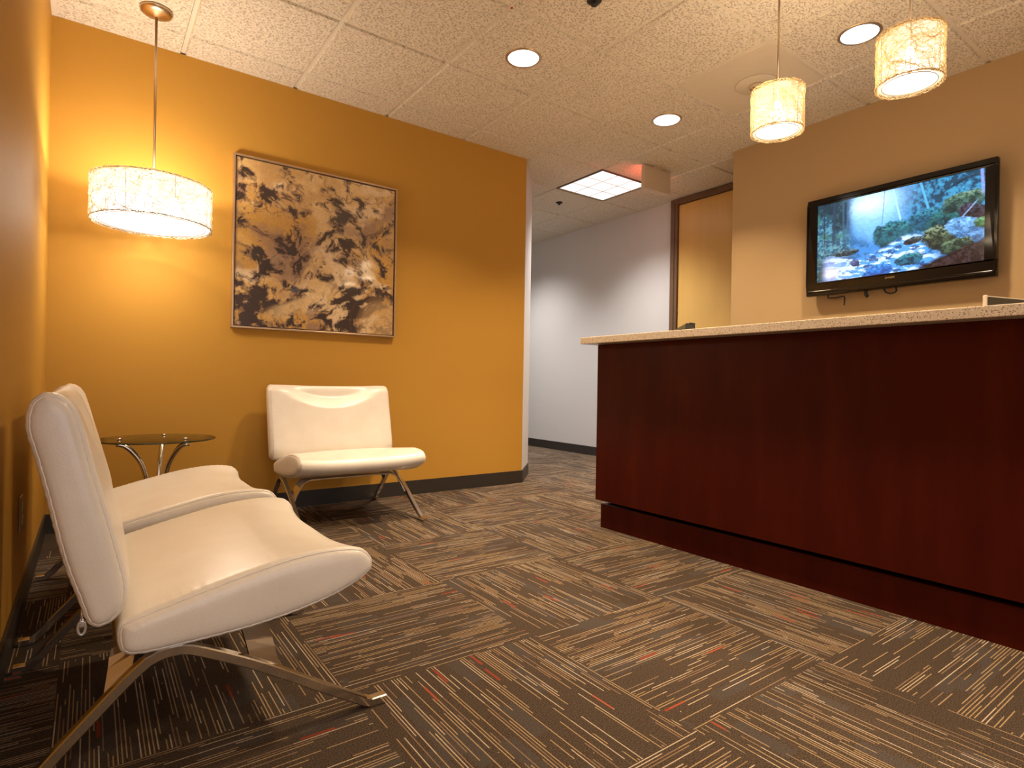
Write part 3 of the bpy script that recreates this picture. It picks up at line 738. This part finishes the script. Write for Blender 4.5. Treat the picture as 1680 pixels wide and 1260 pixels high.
t = thing('framed_painting', 'square abstract painting in brown, gold and cream in a thin frame on the ochre wall', 'painting', ((px0+px1)/2, YO, pz0))
hw_, ph = (px1-px0)/2, pz1-pz0
bm = bmesh.new()
for a, b, c, d in ((-hw_, hw_, 0, .011), (-hw_, hw_, ph-.011, ph), (-hw_, -hw_+.011, .011, ph-.011), (hw_-.011, hw_, .011, ph-.011)): box(bm, a, b, py-YO, -.0005, c, d, .0015)
obj('frame', bm, M['champagne'], t)
bm = bmesh.new(); box(bm, -hw_+.0112, hw_-.0112, -.015, -.001, .0112, ph-.0112); obj('backing', bm, M['frame_gap'], t)
pc = painting(); e_ = .017
grid_panel('canvas', N, N, lambda a, b: (-hw_+e_+a*(2*hw_-2*e_), -.024, e_+b*(ph-2*e_)), pc, pic_mat(), t)
bm = bmesh.new(); box(bm, -hw_+e_, hw_-e_, -.0238, -.0152, e_, ph-e_); obj('stretcher', bm, M['frame_gap'], t)

def tv_picture(nu, nv):
    U, V = np.meshgrid(np.linspace(0, 1, nu), np.linspace(0, 1, nv)); A = 1.72
    X = U*A; n1 = fbm(X*9, V*9, 7, 5, .6); n2 = fbm(X*24, V*24, 17, 4, .65); n3 = fbm(X*4, V*4, 27, 4); wob = (n1-.5); n4 = fbm(X*46+V*20, V*60, 57, 4, .7); n5 = fbm(X*18, V*22, 67, 5, .7)
    E = lambda cx, cy, rx, ry, th=0: ((((U-cx)*math.cos(th)+(V-cy)*math.sin(th))/rx)**2 + ((-(U-cx)*math.sin(th)+(V-cy)*math.cos(th))/ry)**2)
    col = lerp(np.broadcast_to(srgb((52, 122, 196)), U.shape+(3,)), srgb((24, 92, 150)), sm(n1, .4, .62))
    col = lerp(col, srgb((112, 168, 236)), sm(E(.40, .72, .20, .34), 1.2, .2)*.9)
    # right: blue-green foliage
    m_ = sm(U+.12*wob, .50, .68)*sm(V+.1*wob, .30, .42); col = lerp(col, srgb((26, 104, 142)), m_*.8); col = lerp(col, srgb((14, 60, 84)), m_*sm(n2, .5, .6)); col = lerp(col, srgb((52, 150, 180)), m_*sm(n2, .47, .38)*.7)
    # mist
    g_ = np.exp(-E(.37, .90, .15, .18)*.9); col = lerp(col, srgb((226, 238, 255)), g_); col = lerp(col, srgb((246, 250, 255)), np.exp(-E(.33, .86, .09, .07)*1.2)*.9)
    # left: dark trees with ferns
    m_ = sm(U+.06*wob, .27, .19); tree = lerp(np.broadcast_to(srgb((30, 74, 96)), U.shape+(3,)), srgb((84, 144, 152)), sm(n2, .48, .62)); tree = lerp(tree, srgb((60, 120, 84)), sm(n1, .5, .62)*sm(V, .4, .6)*.8); tree = lerp(tree, srgb((22, 40, 44)), sm(n3, .52, .62)*.8)
    fern = sm(np.sin((X*26+V*60)+n1*20), .4, .95)*sm(V, .65, .4); tree = lerp(tree, srgb((120, 160, 158)), fern*.45); tree = lerp(tree, srgb((34, 34, 28)), sm(V, .36, .22)*sm(n2, .4, .55)*.85)
    col = lerp(col, 0*col+tree, m_) if False else col*(1-m_)[..., None]+tree*m_[..., None]
    for cx, wd, tl, cc in ((.115, .013, .01, (40, 56, 80)), (.185, .009, -.01, (52, 84, 116)), (.205, .008, .02, (58, 96, 130)), (.05, .007, 0, (26, 44, 58))):
        m_ = sm(np.abs(U-cx-tl*(V-.5)-.004*wob), wd, wd*.5)*sm(V, .38, .5); col = lerp(col, srgb(cc), m_*.75)
    # pale leaning trunks
    for xa, xb, va, vb, wd, cc in ((.500, .548, .98, .60, .007, (190, 224, 250)), (.665, .715, .95, .62, .010, (84, 166, 214)), (.44, .435, .75, .6, .003, (80, 110, 160))):
        tt = (va-V)/(va-vb); m_ = sm(np.abs(U-(xa+(xb-xa)*tt)), wd, wd*.4)*sm(V, vb-.01, vb+.02); col = lerp(col, srgb(cc), m_*.9)
    def rock(cx, cy, rx, ry, th, c0, c1, c2, soft=.9):
        nonlocal col
        e = E(cx, cy, rx, ry, th)+wob*1.0+(n2-.5)*.5; m_ = sm(e, 1.08, soft*.85)
        cc = lerp(np.broadcast_to(srgb(c0), U.shape+(3,)), srgb(c1), sm(n5, .42, .58)); lit = sm((V-cy)/ry+wob, -.1, .9); cc = lerp(cc, srgb(c2), lit*.75*sm(n4, .42, .58)); cc = lerp(cc, srgb((8, 22, 34)), sm((cy-V)/ry+wob, .3, 1.0)*.7); cc = cc*(.62+.76*n4)[..., None]
        col = col*(1-m_)[..., None]+cc*m_[..., None]
    rock(.72, .56, .14, .12, .3, (18, 88, 110), (10, 60, 84), (40, 140, 150))
    rock(.50, .46, .125, .17, 0, (22, 92, 102), (16, 62, 70), (46, 150, 140))
    rock(.80, .50, .12, .13, .3, (16, 84, 84), (8, 44, 50), (40, 120, 90))
    rock(.89, .68, .13, .10, .5, (66, 100, 56), (30, 56, 40), (134, 158, 62))
    m_ = sm(np.abs((V-.82)-.25*(U-.9)-.10*np.sin((U-.75)*9)), .02, .006)*sm(U, .72, .8)*.8; col = lerp(col, srgb((10, 40, 60)), m_)
    rock(.96, .53, .08, .13, .7, (58, 34, 40), (26, 14, 18), (96, 70, 90))
    m_ = sm(np.abs((U-.985)+(V-.9)*.03), .012, .004)*sm(V, .68, .78); col = lerp(col, srgb((150, 140, 210)), m_*.8)
    m_ = sm(np.abs((V-.50)-(U-.88)*2.0), .016, .004)*sm(U, .87, .885)*sm(U, .975, .95); col = lerp(col, srgb((140, 160, 190)), m_*.8)
    # stream
    top = .27+.12*sm(U, .3, .65)+.03*np.sin(U*14); m_ = sm(V-top+.05*wob, .03, -.03)*sm(U, .02, .10)*sm(U+V*.25, .84, .72)
    wat = lerp(np.broadcast_to(srgb((70, 140, 214)), U.shape+(3,)), srgb((196, 220, 250)), sm(fbm(X*10+V*8, V*34, 37, 4, .6), .46, .56)); wat = lerp(wat, srgb((18, 62, 120)), sm(fbm(X*12, V*26, 47, 4, .6), .55, .64)*.9); wat = lerp(wat, srgb((180, 176, 224)), sm(U, .3, .05)*.5)
    col = col*(1-m_)[..., None]+wat*m_[..., None]
    rock(.20, .33, .09, .045, 0, (52, 76, 82), (24, 36, 42), (110, 140, 150))
    rock(.265, .19, .030, .05, 0, (70, 80, 124), (50, 60, 96), (110, 120, 170))
    rock(.42, .05, .085, .085, 0, (26, 96, 184), (16, 66, 140), (70, 150, 226))
    rock(.60, .14, .085, .07, .4, (22, 96, 124), (10, 50, 76), (70, 160, 150))
    rock(.62, .345, .06, .035, .4, (46, 50, 54), (28, 32, 36), (110, 120, 100))
    rock(.77, .33, .10, .14, .1, (60, 72, 48), (32, 40, 34), (150, 164, 84))
    rock(.93, .37, .10, .17, .7, (92, 142, 196), (50, 90, 140), (150, 190, 230))
    rock(1.0, .42, .05, .06, .5, (74, 124, 50), (40, 80, 30), (120, 170, 60))
    rock(.86, .21, .10, .085, .6, (62, 84, 60), (30, 44, 36), (110, 134, 90))
    m_ = sm((U-.66)*.9-(V*1.35)+.10*wob, -.06, .02)*1.0; dk = lerp(np.broadcast_to(srgb((28, 16, 18)), U.shape+(3,)), srgb((58, 38, 40)), sm(n2, .5, .65)); mm = sm(U, .56, .70)*sm(V-(U-.60)*.62+.05*wob, .03, -.02)
    col = col*(1-mm)[..., None]+dk*mm[..., None]
    col = col*(.72+.56*n4)[..., None]; col = lerp(col, col.mean(-1, keepdims=True)*np.array([.22, .95, 2.0]), np.clip(.28*sm(V, .25, .6)+.12, 0, 1)*np.ones_like(U))
    gl_ = np.exp(-E(.10, .10, .035, .05)*.8); col = lerp(col, srgb((250, 236, 232)), gl_*.85)  # pale pinkish reflection on the screen, painted into the picture
    return np.clip(col, 0, 1)
def tv_mat():
    g = G('lit_television_screen'); a = g.n('ShaderNodeAttribute', attribute_name='picture')
    g.set(Base_Color=(0.01, 0.01, 0.01), Roughness=0.18); g.l(a.outputs['Color'], g.b.inputs['Emission Color']); g.b.inputs['Emission Strength'].default_value = 1.5; return g.m
t = thing('television', 'wall-mounted black flat television showing a blue forest stream, on the tan wall', 'television', (3.88, 1.4885, 1.4095))
hw_, th_ = .5045, .638
bm = bmesh.new()
ya, yb, za, zb = -.4535, .4365, .0835, .598        # screen opening
for a, b, c, d in ((-hw_, hw_, 0, za), (-hw_, hw_, zb, th_), (-hw_, ya, za, zb), (yb, hw_, za, zb)): box(bm, 0, .045, a, b, c, d)
bmesh.ops.remove_doubles(bm, verts=bm.verts, dist=1e-5)
es = [e for e in bm.edges if len(e.link_faces) == 2 and abs(e.calc_face_angle(0)) > 1 and all(abs(v_.co.x) < 1e-4 for v_ in e.verts) and (all(abs(abs(v_.co.y)-hw_) < 1e-4 for v_ in e.verts) or all(v_.co.z < 1e-4 for v_ in e.verts) or all(abs(v_.co.z-th_) < 1e-4 for v_ in e.verts))]
bmesh.ops.bevel(bm, geom=es, offset=.008, segments=3, affect='EDGES', profile=.5)
obj('bezel', bm, M['black'], t)
bm = bmesh.new(); box(bm, -.006, -.0003, -hw_+.012, hw_-.012, .018, .030, .002); obj('lower_ridge', bm, M['black'], t)
bm = bmesh.new(); box(bm, .0452, .072, -.40, .40, .06, .56, .01); obj('rear_housing', bm, M['matte_black'], t)
grid_panel('screen', 420, 236, lambda a, b: (.006, yb+(ya-yb)*a, za+(zb-za)*b), tv_picture(420, 236), tv_mat(), t)
text_mesh('brand_lettering', 'DYNEX', .016, M['champagne'], t, (-.0012, .0, .060), (PI/2, 0, -PI/2), .0006)
bm = bmesh.new(); box(bm, .0722, XT-3.88-.0005, -.12, .12, .2, .42); obj('wall_mount', bm, M['matte_black'], t)
def cable(name, pts, r, label):
    bm = bmesh.new(); tube(bm, [tuple(q) for q in catmull(pts, False, .008)], r, 7)
    tag(obj(name, bm, M['matte_black'], None, True), label, 'cable', 'cable ends below the television')
cable('hanging_cable', [(3.925, 1.86, 1.425), (3.925, 1.87, 1.395), (3.92, 1.82, 1.388), (3.92, 1.77, 1.392), (3.925, 1.765, 1.375), (3.925, 1.768, 1.335)], .0045, 'black cable with dangling plug under the left end of the television')
cable('hanging_cable', [(3.925, 1.640, 1.42), (3.925, 1.638, 1.39), (3.925, 1.628, 1.375)], .010, 'short stubby black plug under the television, between the two cable loops')
cable('hanging_cable', [(3.925, 1.535, 1.425), (3.925, 1.53, 1.395), (3.925, 1.50, 1.380), (3.925, 1.47, 1.39), (3.925, 1.475, 1.425)], .005, 'small black cable loop under the middle of the television')
